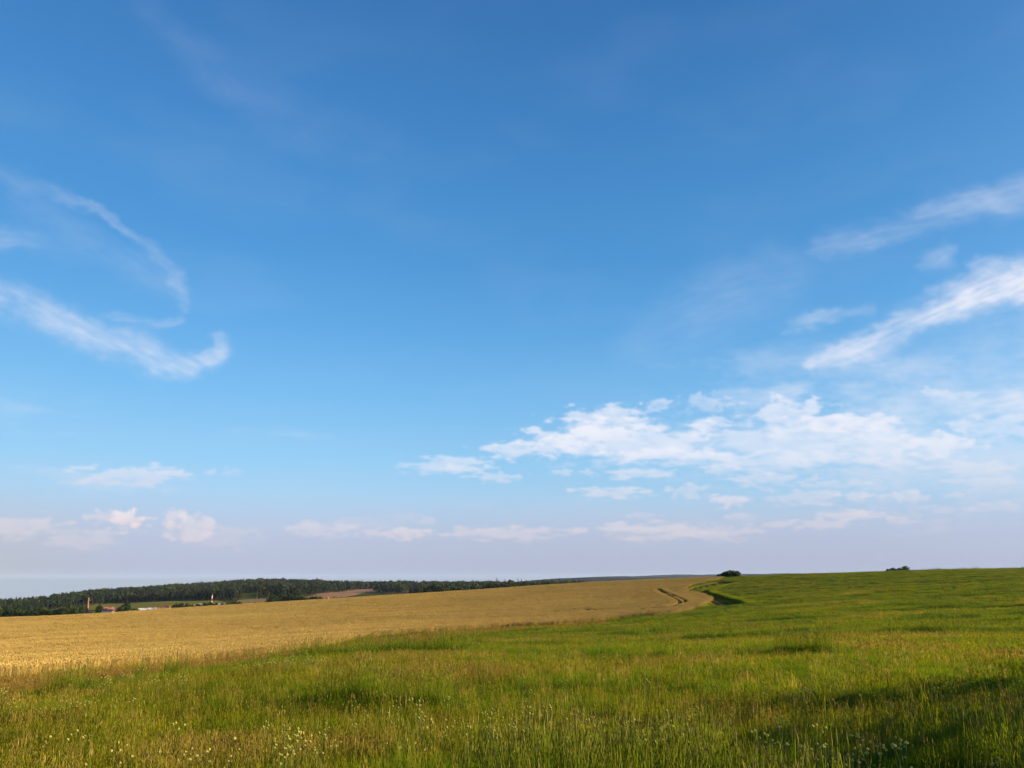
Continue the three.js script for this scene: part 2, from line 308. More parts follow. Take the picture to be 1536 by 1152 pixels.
{
  const azs = [...steps(-Math.PI, -0.8, 40).slice(0, -1), ...steps(-0.8, 0.12, 180).slice(0, -1), ...steps(0.12, 0.34, 160).slice(0, -1), ...steps(0.34, 0.8, 80).slice(0, -1), ...steps(0.8, Math.PI, 40)];
  const rs = geos(0.02, 16500, 1.035);
  const g = sheet(azs, rs, 0, (x, z, r) => {
    if (r < 600) { const n = 0.5 + 0.5 * fbm(x / 9, z / 9, 3); return [mix(.035, .075, n), mix(.05, .075, n), mix(.010, .022, n)]; }
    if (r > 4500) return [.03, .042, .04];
    const n = fbm(x / 420 + 7, z / 420, 3); return n > 0.12 ? [.16, .13, .055] : n > -0.12 ? [.07, .1, .025] : [.045, .065, .02];
  });
  const m = new THREE.MeshPhysicalMaterial({ map: grain, vertexColors: true, roughness: 1, specularIntensity: 0 });
  tag(new THREE.Mesh(g, m), 'ground', 'rolling meadow and valley ground reaching to blue hills on the horizon', 'ground', 'structure');
}
// wheat: a floor of stems below the ears
const wheatMat = new THREE.MeshPhysicalMaterial({ map: grain, vertexColors: true, roughness: 1, specularIntensity: 0 });
{
  const g = sheet(steps(-0.95, 0.27, 420), geos(24, 450, 1.012), 0.3, (x, z) => { const n = 0.5 + 0.5 * fbm(x / 14, z / 14, 3); return [mix(.16, .22, n), mix(.11, .145, n), mix(.03, .04, n)]; }, (x, z) => inWheat(x, z) && dists(x, z, borderLine) > 0.5);
  tag(new THREE.Mesh(g, wheatMat), 'wheat_field', 'ripe golden wheat field running over the crest towards the village', 'field', 'structure');
}
// far fields on the slopes of the valley, draped just above the ground
const fieldPolys = [];
function farField(list, rgb, label, name = 'field') {
  const poly = list.map(([px, py]) => hit(px, py, 560)).filter(Boolean); if (poly.length < 3) { console.log('field lost', name); return; }
  fieldPolys.push(poly);
  const box = new THREE.Box3().setFromPoints(poly), azs = poly.map((p) => Math.atan2(p.x, -p.z)), rr = poly.map((p) => Math.hypot(p.x, p.z));
  const g = sheet(steps(Math.min(...azs), Math.max(...azs), 70), steps(Math.min(...rr), Math.max(...rr), 60), 0.5, (x, z) => { const n = 1 + 0.35 * fbm(x / 40, z / 40, 3); return rgb.map((c) => c * n); }, (x, z) => inPoly(x, z, poly));
  tag(new THREE.Mesh(g, new THREE.MeshPhysicalMaterial({ map: grain, vertexColors: true, roughness: 1, specularIntensity: 0 })), name, label, 'field', 'structure');
}
farField([[130, 909], [165, 904.5], [230, 902.5], [325, 901], [345, 905], [330, 912], [130, 916]], [.24, .22, .05], 'olive green pasture behind the village below the wooded hill', 'pasture');
farField([[346, 897], [360, 890.5], [398, 889.5], [418, 892.5], [412, 896.5], [366, 899.5]], [.15, .18, .035], 'green clearing on the wooded hillside above the striped mast', 'pasture');
farField([[352, 905], [356, 900.5], [405, 897.5], [425, 894.5], [420, 903], [370, 908]], [.30, .22, .10], 'pale straw coloured field below the green hillside clearing', 'field');
farField([[452, 897], [480, 890.5], [520, 886], [560, 883.5], [600, 882.5], [592, 887], [550, 889.5], [520, 896], [480, 900]], [.38, .22, .14], 'reddish brown ploughed field sloping up to the dark forest edge', 'ploughed_field');
farField([[598, 894], [612, 884], [634, 881], [656, 878.5], [642, 887], [628, 893]], [.20, .15, .08], 'olive brown fallow strip between two dark woods', 'field');

// field track: worn soil in the four ruts
{
  const soil = new THREE.MeshPhysicalMaterial({ map: grain, color: new THREE.Color().setRGB(.07, .06, .036), roughness: 1, specularIntensity: 0 });
  ruts.forEach((line, n) => {
    const pos = [], uv = [], idx = [];
    line.forEach((p, i) => {
      const a = line[Math.max(0, i - 1)], b = line[Math.min(line.length - 1, i + 1)], dx = b.x - a.x, dz = b.z - a.z, l = Math.hypot(dx, dz) || 1, w = n % 3 ? 0.2 : 0.4;
      for (const s of [-1, 1]) { const x = p.x - dz / l * w * s, z = p.z + dx / l * w * s; pos.push(x, height(x, z) + 0.05, z); uv.push(x / 2, z / 2); }
      if (i) { const k = 2 * i; idx.push(k - 2, k - 1, k, k - 1, k + 1, k); }
    });
    const g = new THREE.BufferGeometry(); g.setAttribute('position', new THREE.Float32BufferAttribute(pos, 3)); g.setAttribute('uv', new THREE.Float32BufferAttribute(uv, 2)); g.setIndex(idx); g.computeVertexNormals();
    const m = new THREE.Mesh(g, soil);
    tag(m, 'track_rut', ['worn wheel rut running along the wheat edge of the curving track', 'second wheel rut of the curving track, next to the wheat side rut', 'third wheel rut of the curving track, next to the meadow side rut', 'worn wheel rut running along the meadow edge of the curving track'][n], 'track', 'structure');
  });
}

// ---------------------------------------------------------------- grass, wheat and flowers
function blades(seed, make) {                   // collects strips: make(add, random)
  const pos = [], col = [], r = rng(seed);
  const quad = (a, b, c, d, k) => { pos.push(...a, ...b, ...c, ...c, ...b, ...d); for (let i = 0; i < 6; i++) col.push(...k); };
  const tri = (a, b, c, k) => { pos.push(...a, ...b, ...c); for (let i = 0; i < 3; i++) col.push(...k); };
  // one blade: root, height, half width, direction it leans to, how far it leans, colour
  const blade = (x, z, h, w, dir, lean, k, n = 3, w1 = 0) => {
    const px = Math.cos(dir + 1.57 + 0.6 * (r() - 0.5)), pz = Math.sin(dir + 1.57 + 0.6 * (r() - 0.5)), p = [];
    for (let i = 0; i <= n; i++) { const t = i / n, o = lean * h * t * t, y = h * (t - 0.25 * lean * t * t), ww = mix(w, w1, Math.pow(t, 1.4)); p.push([[x + Math.cos(dir) * o - px * ww, y, z + Math.sin(dir) * o - pz * ww], [x + Math.cos(dir) * o + px * ww, y, z + Math.sin(dir) * o + pz * ww]]); }
    for (let i = 0; i < n; i++) { if (i === n - 1 && !w1) tri(p[i][0], p[i][1], p[i + 1][0], k); else quad(p[i][0], p[i][1], p[i + 1][0], p[i + 1][1], k); }
    return [x + Math.cos(dir) * lean * h, h * (1 - 0.25 * lean), z + Math.sin(dir) * lean * h];
  };
  // a spindle (seed head or ear) with its foot at p
  const spindle = (p, len, w, dir, lean, k) => {
    const top = [p[0] + Math.cos(dir) * lean * len, p[1] + len * (1 - 0.4 * lean), p[2] + Math.sin(dir) * lean * len], mid = p.map((v, i) => mix(v, top[i], 0.42)), ring = [];
    for (let i = 0; i < 3; i++) { const a = dir + i * 2.0944; ring.push([mid[0] + Math.cos(a) * w, mid[1], mid[2] + Math.sin(a) * w]); }
    for (let i = 0; i < 3; i++) { tri(p, ring[i], ring[(i + 1) % 3], k); tri(top, ring[(i + 1) % 3], ring[i], k); }
    return top;
  };
  make({ blade, spindle, tri, quad }, r);
  const g = new THREE.BufferGeometry(); g.setAttribute('position', new THREE.Float32BufferAttribute(pos, 3)); g.setAttribute('color', new THREE.Float32BufferAttribute(col, 3)); return g;
}
const vary = (r, a, b, j = 0.12) => { const t = r(); return a.map((v, i) => mix(v, b[i], t) * (1 + j * (r() - 0.5))); };
const GREEN = [[.064, .132, .003], [.165, .215, .005]], OLIVE = [[.155, .172, .006], [.22, .208, .010]], SEED = [[.21, .165, .035], [.30, .23, .06]], EAR = [[.40, .275, .08], [.55, .385, .128]], STRAW = [[.36, .255, .072], [.45, .325, .10]];

const lush = (seed) => blades(seed, (b, r) => { for (let i = 0; i < 44; i++) { const a = r() * 6.283, d = 0.17 * Math.sqrt(r()); b.blade(Math.cos(a) * d, Math.sin(a) * d, mix(.13, .33, r()), mix(.0028, .005, r()), r() * 6.283, mix(.15, .75, r()), vary(r, ...GREEN)); } });
const mixed = (seed) => blades(seed, (b, r) => {
  for (let i = 0; i < 30; i++) { const a = r() * 6.283, d = 0.18 * Math.sqrt(r()); b.blade(Math.cos(a) * d, Math.sin(a) * d, mix(.12, .29, r()), mix(.0025, .0045, r()), r() * 6.283, mix(.1, .6, r()), vary(r, GREEN[1], OLIVE[1])); }
  for (let i = 0; i < 5; i++) { const a = r() * 6.283, d = 0.18 * Math.sqrt(r()), dir = r() * 6.283, l = mix(.02, .25, r()); const p = b.blade(Math.cos(a) * d, Math.sin(a) * d, mix(.26, .43, r()), .0018, dir, l, vary(r, ...OLIVE), 3, .0016); b.spindle(p, mix(.03, .06, r()), mix(.004, .007, r()), dir, l, vary(r, OLIVE[1], SEED[0])); }
});
const stalks = (seed) => blades(seed, (b, r) => {
  for (let i = 0; i < 16; i++) { const a = r() * 6.283, d = 0.2 * Math.sqrt(r()); b.blade(Math.cos(a) * d, Math.sin(a) * d, mix(.1, .25, r()), mix(.0025, .004, r()), r() * 6.283, mix(.1, .6, r()), vary(r, ...OLIVE)); }
  for (let i = 0; i < 15; i++) { const a = r() * 6.283, d = 0.2 * Math.sqrt(r()), dir = r() * 6.283, l = mix(.02, .3, r()); const p = b.blade(Math.cos(a) * d, Math.sin(a) * d, mix(.24, .46, r()), .0018, dir, l, vary(r, OLIVE[1], STRAW[0]), 3, .0018); b.spindle(p, mix(.035, .075, r()), mix(.004, .0075, r()), dir, l, vary(r, ...SEED)); }
});
const tallTuft = (seed) => blades(seed, (b, r) => {
  for (let i = 0; i < 40; i++) { const a = r() * 6.283, d = 0.16 * Math.sqrt(r()); b.blade(Math.cos(a) * d, Math.sin(a) * d, mix(.22, .48, r()), mix(.003, .0055, r()), r() * 6.283, mix(.2, .9, r()), vary(r, GREEN[0], OLIVE[0]), 4); }
  for (let i = 0; i < 9; i++) { const a = r() * 6.283, d = 0.16 * Math.sqrt(r()), dir = r() * 6.283, l = mix(.05, .4, r()); const p = b.blade(Math.cos(a) * d, Math.sin(a) * d, mix(.4, .62, r()), .002, dir, l, vary(r, ...OLIVE), 4, .002); b.spindle(p, mix(.05, .1, r()), mix(.005, .009, r()), dir, l, vary(r, OLIVE[1], SEED[1])); }
});
const wheatTuft = (seed) => blades(seed, (b, r) => {
  for (let i = 0; i < 34; i++) { const a = r() * 6.283, d = 0.26 * Math.sqrt(r()), dir = r() * 6.283, l = mix(.02, .16, r()); const p = b.blade(Math.cos(a) * d, Math.sin(a) * d, mix(.56, .72, r()), .003, dir, l, vary(r, ...STRAW), 2, .0025); b.spindle(p, mix(.07, .11, r()), mix(.009, .013, r()), dir, l + .35, vary(r, ...EAR)); }
  for (let i = 0; i < 10; i++) { const a = r() * 6.283, d = 0.24 * Math.sqrt(r()); b.blade(Math.cos(a) * d, Math.sin(a) * d, mix(.4, .6, r()), .006, r() * 6.283, mix(.3, .8, r()), vary(r, ...STRAW)); }
});
const leafMat = new THREE.MeshPhysicalMaterial({ vertexColors: true, roughness: 0.95, transmission: 0.5, thickness: 0, side: THREE.DoubleSide, specularIntensity: 0.08 });
const dryMat = new THREE.MeshPhysicalMaterial({ vertexColors: true, roughness: 0.95, transmission: 0.2, thickness: 0, side: THREE.DoubleSide, specularIntensity: 0.08 });

const crops = {};                               // kind -> list of [x, z, turn, sxz, sy, tint r, g, b]
const put = (kind, ...a) => (crops[kind] ??= []).push(a);
const R = rng(2024);
const patchA = (x, z) => fbm(x / 9 + 31, z / 5 - 12, 4), patchB = (x, z) => fbm(x / 34 - 8, z / 15 + 5, 3), patchC = (x, z) => fbm(x / 2.3 + 3, z / 2.3 + 60, 3);
const bands = [[2.2, 5, 14, 1], [5, 11, 58, .9], [11, 18, 56, .92], [18, 30, 30, 1.2], [30, 50, 12, 1.85], [50, 80, 5.5, 2.7], [80, 130, 2.3, 3.8], [130, 220, 1.05, 5.5], [220, 440, 0.42, 8.5]];
for (const [r0, r1, dens, s0] of bands) {
  const A0 = r0 < 30 ? -0.9 : -0.72, A1 = r0 < 30 ? 0.95 : 0.74, n = Math.round(dens * (A1 - A0) / 2 * (r1 * r1 - r0 * r0));
  for (let i = 0; i < n; i++) {
    const r = Math.sqrt(mix(r0 * r0, r1 * r1, R())), az = mix(A0, A1, R()), x = Math.sin(az) * r, z = -Math.cos(az) * r;
    if (r > 24 && inWheat(x, z)) continue;
    const onTrack = r > 110 && x > trackBox.min.x && x < trackBox.max.x && z > trackBox.min.z && z < trackBox.max.z;
    let small = 1, sw = s0;
    if (onTrack) { const d = Math.min(...ruts.map((l) => dists(x, z, l))); const m = dists(x, z, trackMid); if (d < 0.55 || m < 5.5) continue; }
    const a = patchA(x, z), b = patchB(x, z), c = patchC(x, z), edge = r > 24 && r < 330 ? dists(x, z, borderLine) : 99;
    const v = a * 1.0 + b * 0.7 + c * 0.5 + 0.05;
    const turn = R() * 6.283, t = 1 + 0.3 * (R() - 0.5) + 0.3 * c, size = (0.68 + 0.3 * R() + 0.4 * c) * small;
    const far = sstep(20, 70, r);
    if (edge > 1.6 && edge < 9 + 3 * b && az < 0.12) { put(R() < 0.55 ? 'stalks' : 'mixed', x, z, turn, sw, size * .8, 1.05 * t, .86 * t, t); continue; }
    if (edge < 1.6) { if (R() < 0.5) put('margin', x, z, turn, sw * 0.8, size * (az > -.2 && az < -.08 ? 1.3 : .75) * (0.85 + 0.4 * Math.max(0, c + b)), 1.05 * t, .98 * t, .9 * t); else put('mixed', x, z, turn, sw, size, 1.2 * t, 1.05 * t, t); continue; }
    if (v > 0.30) put(v > 0.42 && R() < 0.6 ? 'tall' : 'lush', x, z, turn, sw, size * (1.0 + 0.55 * sstep(.3, .6, v)), .76 * t, .9 * t, .9 * t);
    else if (v > 0.02) put(R() < 0.82 ? 'lush' : 'mixed', x, z, turn, sw, size, 1.1 * t, 1.06 * t, t);
    else if (v > -0.3) put(R() < 0.55 ? 'mixed' : 'lush', x, z, turn, sw, size, 1.2 * t, 1.1 * t, t);
    else put(R() < 0.48 ? 'stalks' : 'mixed', x, z, turn, sw, size, 1.1 * t, 1.04 * t, t);
    if (r < 30 && R() < 0.06) put('stalks', x + .2, z + .2, turn + 2, sw * .8, size * 1.1, 1.05 * t, 1.0 * t, t);
    if (r < 22 && R() < 0.035) put('tall', x, z, turn, 1, size * 1.05, t, t, t);
  }
}
// a few big lush tufts in the hollow at the right of the foreground
for (const [px, py, s] of [[1395, 1120, 1.15], [1420, 1135, 1.1], [1440, 1125, 1.0], [1375, 1128, 1.0], [1500, 1140, 1.1], [1520, 1125, 1.0], [1460, 1110, .9], [1300, 1120, .8]]) { const p = hit(px, py, 3); for (let i = 0; i < 4; i++) put('tall', p.x + 0.3 * (R() - .5), p.z + 0.3 * (R() - .5), R() * 6, 1, s * mix(.85, 1.1, R()), 1.05, 1.1, 1); }
// wheat ears
const wbands = [[24, 60, 7.5, 1.1], [60, 90, 5, 1.35], [90, 140, 3.2, 1.75], [140, 220, 1.9, 2.3], [220, 450, 1.1, 3.1]];
for (const [r0, r1, dens, s0] of wbands) {
  const A0 = -0.78, A1 = 0.27, n = Math.round(dens * (A1 - A0) / 2 * (r1 * r1 - r0 * r0));
  for (let i = 0; i < n; i++) {
    const r = Math.sqrt(mix(r0 * r0, r1 * r1, R())), az = mix(A0, A1, R()), x = Math.sin(az) * r, z = -Math.cos(az) * r;
    if (!inWheat(x, z)) continue;
    let s = s0;
    if (az > 0.1 && r > 100 && r < 300) { const d = Math.min(dists(x, z, tram[0]), dists(x, z, tram[1])); if (d < 2.4) continue; }
    let sy = 0.92 + 0.14 * R() + 0.05 * noise(x / 6, z / 6);
    const gap = Math.min(...tram2.map((l) => dists(x, z, l))); if (gap < (0.5 + 0.5 * noise(x / 4, z / 4)) * (r > 150 ? 2.2 : 1)) sy *= 0.55;
    const u = z + 0.28 * x, row = Math.abs(((u / 17 + 0.15 * noise(x / 70, z / 70)) % 1 + 1) % 1 - 0.5) * 17; if (row < 0.55 + 0.3 * noise(x / 9, z / 9) && dists(x, z, borderLine) > 7) sy *= 0.6;
    sy *= 1 + 0.07 * noise(x / 30, u / 2.6) + 0.05 * noise(x / 3, z / 3);
    const t = 1 + 0.18 * (R() - 0.5) + 0.16 * fbm(x / 26, z / 60, 3) + 0.16 * noise(x / 45 + 5, u / 3.1), warm = 0.07 * fbm(x / 50 + 9, z / 50, 2);
    put('wheat', x, z, R() * 6.283, s, sy, t * (1 + warm), t, t * (1 - warm));
  }
}
for (const line of tram) for (let i = 0; i < line.length - 1; i++) {
  const a = line[i], b = line[i + 1], l = a.distanceTo(b), n = Math.round(l * 4.8 * 12);
  for (let k = 0; k < n; k++) { const t = R(), o = mix(-2.4, 2.4, R()), x = mix(a.x, b.x, t) - (b.z - a.z) / l * o, z = mix(a.z, b.z, t) + (b.x - a.x) / l * o; if (!inWheat(x, z) || Math.min(dists(x, z, tram[0]), dists(x, z, tram[1])) < 0.58) continue; const v = 1 + .2 * (R() - .5); put('wheat', x, z, R() * 6.283, .5, .95 + .12 * R(), v, v, v); }
}
for (let i = 0; i < trackMid.length - 1; i++) {
  const a = trackMid[i], b = trackMid[i + 1], l = a.distanceTo(b), n = Math.round(l * 12 * 14);
  for (let k = 0; k < n; k++) {
    const t = R(), o = mix(-6, 6, R()), x = mix(a.x, b.x, t) - (b.z - a.z) / l * o, z = mix(a.z, b.z, t) + (b.x - a.x) / l * o; if (inWheat(x, z) || ruts.some((q, n) => dists(x, z, q) < (n % 3 ? 0.3 : 0.55))) continue;
    const side = (b.z - a.z) < 0 ? 1 : -1, v = 1 + .3 * (R() - .5), mid = dists(x, z, trackMid) < 3; put(R() < .6 ? 'mixed' : R() < .6 || o * side > 0 ? 'lush' : 'stalks', x, z, R() * 6.283, .7, (mid ? .5 : .8) * mix(.8, 1.2, R()), v * .95, v, v);
  }
}
const cropKinds = {
  lush: [[lush(11), lush(12)], leafMat, 'meadow_grass', ['lush bright green leafy grass spread over the meadow', 'fresh green leafy grass growing among the lush meadow patches'], 'grass'],
  mixed: [[mixed(21), mixed(22)], leafMat, 'meadow_grass', ['yellow green meadow grass with thin seed heads', 'olive meadow grass with scattered thin seed stalks'], 'grass'],
  stalks: [[stalks(31), stalks(32)], leafMat, 'seeding_grass', ['brown seeding grass stalks in dry patches of the meadow', 'tan seed headed grass in the drier meadow patches'], 'grass'],
  tall: [[tallTuft(41), tallTuft(42)], leafMat, 'tall_grass', ['tall dark green grass tufts standing above the meadow', 'tall arching grass clumps with pale seed heads'], 'grass'],
  margin: [[tallTuft(51)], leafMat, 'margin_grass', ['tall uncut grass lining the border of the wheat field'], 'grass'],
  wheat: [[wheatTuft(61), wheatTuft(62)], dryMat, 'wheat_crop', ['ripe golden wheat ears filling the large field', 'standing ripe wheat stalks mixed through the field'], 'wheat'],
};
const M4 = new THREE.Matrix4(), Q = new THREE.Quaternion(), E = new THREE.Euler(), P = new THREE.Vector3(), S = new THREE.Vector3(), C = new THREE.Color();
function instances(geo, mat, list, name, label, category) {
  const im = new THREE.InstancedMesh(geo, mat, list.length);
  list.forEach(([x, z, turn, sx, sy, r, g, b], i) => {
    E.set(0.06 * Math.sin(i * 1.7), turn, 0.06 * Math.cos(i * 2.3)); Q.setFromEuler(E);
    M4.compose(P.set(x, height(x, z) - 0.01, z), Q, S.set(sx, sy, sx)); im.setMatrixAt(i, M4); im.setColorAt(i, C.setRGB(r, g, b));
  });
  tag(im, name, label, category, 'stuff'); return im;
}
for (const [kind, [gs, mat, name, labels, cat]] of Object.entries(cropKinds)) gs.forEach((g, k) => { const list = crops[kind].filter((_, i) => i % gs.length === k); console.log(kind, list.length); instances(g, mat, list, name, labels[k], cat); });

// yarrow: an upright leafy stem with flat cream flower heads
const stemMat = new THREE.MeshPhysicalMaterial({ color: new THREE.Color().setRGB(.11, .14, .03), roughness: .9, transmission: .25, thickness: 0, side: THREE.DoubleSide, specularIntensity: .05 });
const creamMat = new THREE.MeshPhysicalMaterial({ color: new THREE.Color().setRGB(.52, .47, .13), roughness: .95, transmission: .25, thickness: 0, side: THREE.DoubleSide, specularIntensity: .05 });
function yarrow(seed, h, heads) {
  const r = rng(seed), tops = [];
  const stem = blades(seed, (b) => {
    for (let i = 0; i < heads; i++) { const dir = r() * 6.283, hh = h * (i ? mix(.82, 1, r()) : 1), l = i ? mix(.08, .22, r()) : .05 * r(); tops.push(b.blade(0, 0, hh, .004, dir, l, [1, 1, 1], 4, .0025)); }
    for (let i = 0; i < 9; i++) b.blade(0.01 * (r() - .5), 0.01 * (r() - .5), h * mix(.25, .7, r()), .007, r() * 6.283, mix(.25, .6, r()), [1, 1, 1], 3);
  });
  const flower = tops.map((p) => blades(seed + 9, (b) => {
    const n = 9, rad = mix(.008, .02, r());
    for (let i = 0; i < n; i++) {              // small domed florets packed into a plate
      const a = i * 2.4, d = rad * Math.sqrt(i / n), cx = p[0] + Math.cos(a) * d, cz = p[2] + Math.sin(a) * d, cy = p[1] + 0.01 + 0.012 * (1 - d / rad), w = rad * .42, k = [1, 1, 1];
      const ring = [0, 1, 2, 3, 4].map((q) => [cx + Math.cos(q * 1.2566) * w, cy + .004 * (r() - .5), cz + Math.sin(q * 1.2566) * w]);
      for (let q = 0; q < 5; q++) { b.tri([cx, cy + .012, cz], ring[q], ring[(q + 1) % 5], k); b.tri([p[0], p[1] - .004, p[2]], ring[q], ring[(q + 1) % 5], k); }
    }
  }));
  return { stem, flower };
}
const yk = [yarrow(71, .46, 3), yarrow(72, .54, 4), yarrow(73, .44, 2), yarrow(74, .56, 4), yarrow(75, .48, 1)];
{
  const spots = [], RY = rng(909);
  const add = (x, z, s) => { const r = Math.hypot(x, z); if (r < 7 || (r > 24 && inWheat(x, z))) return; spots.push([x, z, s, r, Math.abs(Math.atan2(x, -z))]); };
  for (let i = 0; i < 9000; i++) {             // dense in the middle of the foreground, thin elsewhere
    const r = Math.sqrt(mix(86, 1900, Math.pow(RY(), 2.4))), az = mix(-.62, .62, RY()), x = Math.sin(az) * r, z = -Math.cos(az) * r;
    const want = 0.55 * sstep(-.15, .45, fbm(x / 3.4 + 50, z / 2.6, 3)) * (0.55 + .8 * Math.exp(-Math.pow((az + .05) / .3, 2))) * (0.3 + 1.2 * sstep(17, 10.5, r));
    if (RY() < want * 0.42 + 0.01) add(x, z, mix(.75, 1.15, RY()));
  }
  for (const [px, py, n] of [[140, 1040, 16], [220, 1045, 14], [430, 1014, 40], [60, 1090, 10], [1150, 1110, 3], [1335, 1075, 10], [1480, 1062, 14]]) { const c = hit(px, py, 4); for (let i = 0; i < n; i++) add(c.x + 2.2 * (RY() - .5), c.z + 0.7 * (RY() - .5), mix(.7, 1, RY())); }
  spots.sort((a, b) => (a[4] > .6) - (b[4] > .6) || a[3] - b[3]);
  const single = spots.slice(0, 300), rest = spots.slice(300);
  const protos = yk.map(({ stem, flower }) => { const g = new THREE.Group(); part('stem', stem, stemMat, g); flower.forEach((f) => part('flower_head', f, creamMat, g)); return g; });
  single.forEach(([x, z, s], i) => {
    const g = protos[i % 5].clone(); g.position.set(x, height(x, z) - .01, z); g.rotation.y = i * 2.1; g.scale.setScalar(s);
    tag(g, 'yarrow_plant', 'wild yarrow plant with flat cream flower heads among the foreground grass', 'wildflower', null, 'yarrow flowers in the foreground meadow');
  });
  const tint = (g, c) => { const o = g.clone(), a = o.getAttribute('color'); for (let i = 0; i < a.count; i++) a.setXYZ(i, ...c); return o; };
  const all = mergeGeometries([tint(yk[1].stem, [.11, .14, .03]), ...yk[1].flower.map((f) => tint(f, [.52, .47, .13]))]);
  console.log('yarrow', spots.length);
  instances(all, leafMat, rest.map(([x, z, s], i) => [x, z, i * 1.3, s * 1.1, s, 1, 1, 1]), 'yarrow_patches', 'cream yarrow flowers scattered further back across the meadow', 'wildflowers');
}

// ---------------------------------------------------------------- trees and shrubs
function crown(seed, lobes, cards, size, tones) { // leaf sprays spread through a crown of lobes: [x, y, z, radius, squash]
  const pos = [], col = [], r = rng(seed), total = lobes.reduce((s, l) => s + l[3] * l[3], 0);
  for (const l of lobes) {
    const n = Math.round(cards * l[3] * l[3] / total);
    for (let i = 0; i < n; i++) {
      const u = 2 * r() - 1, a = r() * 6.283, q = Math.sqrt(1 - u * u), d = l[3] * Math.pow(r(), 0.45) * (1 + 0.18 * (r() - .5));
      const c = [l[0] + Math.cos(a) * q * d, l[1] + u * d * (l[4] ?? 1), l[2] + Math.sin(a) * q * d], s = size * mix(.55, 1.2, r());
      const e1 = new THREE.Vector3(r() - .5, r() - .5, r() - .5).normalize(), e2 = new THREE.Vector3(r() - .5, r() - .5, r() - .5).cross(e1).normalize(), k = vary(r, ...tones, .2);
      const P1 = (x, y) => [c[0] + (e1.x * x + e2.x * y) * s, c[1] + (e1.y * x + e2.y * y) * s, c[2] + (e1.z * x + e2.z * y) * s];
      const A = P1(-.6, 0), B = P1(0, -.32), D = P1(.65, .05), F = P1(.05, .36);
      pos.push(...A, ...B, ...D, ...A, ...D, ...F); for (let m = 0; m < 6; m++) col.push(...k);
    }
  }
  const g = new THREE.BufferGeometry(); g.setAttribute('position', new THREE.Float32BufferAttribute(pos, 3)); g.setAttribute('color', new THREE.Float32BufferAttribute(col, 3)); return g;
}
function trunk(h, rad, limbs, seed) {
  const r = rng(seed), list = [new THREE.CylinderGeometry(rad * .5, rad, h, 8, 3).translate(0, h / 2, 0)];
  for (let i = 0; i < limbs; i++) {
    const l = h * mix(.4, .75, r()), g = new THREE.CylinderGeometry(rad * .15, rad * .4, l, 5).translate(0, l / 2, 0);
    g.rotateZ(mix(.4, .95, r())); g.rotateY(i * 2.4 + r()); g.translate(0, h * mix(.5, .95, r()), 0); list.push(g);
  }
  return mergeGeometries(list);
}
const LEAF = [[.016, .034, .008], [.038, .060, .013]], LEAF2 = [[.035, .055, .010], [.075, .09, .018]], HAZY_PINE = [[.011, .025, .017], [.024, .040, .024]], HAZY_WOODLEAF = [[.018, .034, .016], [.046, .060, .026]], SHRUB = [[.024, .046, .010], [.055, .08, .015]];  // far conifer and wood leaf tones have a blue distance haze painted in
const foliage = new THREE.MeshPhysicalMaterial({ vertexColors: true, roughness: .9, transmission: .25, thickness: 0, side: THREE.DoubleSide, specularIntensity: .05 });
const bark = new THREE.MeshStandardMaterial({ map: grain, color: new THREE.Color().setRGB(.13, .10, .07), roughness: 1 });
// broad tree of unit height
function broadLobes(seed, n, w, y0 = .28) { const r = rng(seed), o = []; for (let i = 0; i < n; i++) { const t = (i + .5) / n, a = i * 2.4 + r(), d = w * .5 * Math.sin(Math.PI * mix(.25, .95, t)) * mix(.35, .75, r()); o.push([Math.cos(a) * d, mix(y0 + .08, .84, t), Math.sin(a) * d, (y0 < .1 ? mix(.2, .3, r()) : mix(.15, .23, r())) * (1.15 - .35 * t), .85]); } return o; }
const treeKinds = [0, 1, 2, 3].map((k) => ({ crown: crown(100 + k, broadLobes(120 + k, 11, [.8, .65, .95, .5][k]), 900, .085, k === 3 ? LEAF2 : LEAF), trunk: trunk(.45, .022, 5, 140 + k) }));
const shrubKinds = [0, 1, 2].map((k) => ({ crown: crown(200 + k, broadLobes(220 + k, 9, [1.3, 1.6, 1.1][k], .06), 1500, .085, k === 2 ? LEAF2 : SHRUB), trunk: trunk(.4, .02, 6, 240 + k) }));
function tree(kinds, k, p, h, w, label, group, name = 'tree', cat = 'tree', mat = foliage) {
  const g = new THREE.Group(); part('trunk', kinds[k].trunk, bark, g); part('crown', kinds[k].crown, mat, g);
  g.position.copy(p); g.position.y -= h * .015; g.scale.set(h * w, h, h * w); g.rotation.y = k * 1.3 + p.x;
  return tag(g, name, label, cat, null, group);
}
// shrubs on the crest by the track
[[1081, 396, 2.2, 1.25, 1, 'low dark shrub at the wheat end of the clump on the crest'], [1087, 397, 2.8, 1.2, 0, 'dark rounded shrub beside the low one in the crest clump'], [1093.5, 398, 3.7, 1.15, 1, 'tallest dark shrub in the middle of the crest clump'], [1099, 399, 3.5, 1.05, 0, 'dense dark shrub next to the tallest in the crest clump'], [1106.5, 398, 3.2, .9, 2, 'yellowish green shrub at the meadow end of the crest clump']]
  .forEach(([px, r, h, w, k, label]) => tree(shrubKinds, k, at(px, r), h, w * 1.4, label, 'shrubs beside the track on the crest', 'shrub', 'shrub'));
[[1341, 400, 1.8, 1.4, 1, 'small lone shrub on the meadow skyline'], [1360, 401, 2.3, 1.7, 2, 'larger lone shrub on the meadow skyline'], [1334, 398, 1.3, 1.7, 1, 'low bramble heap beside the small skyline shrub'], [1351, 399, 1.5, 2.2, 0, 'low dark bramble between the two skyline shrubs']]
  .forEach(([px, r, h, w, k, label]) => tree(shrubKinds, k, at(px, r), h, w, label, 'shrubs on the meadow skyline', 'shrub', 'shrub'));

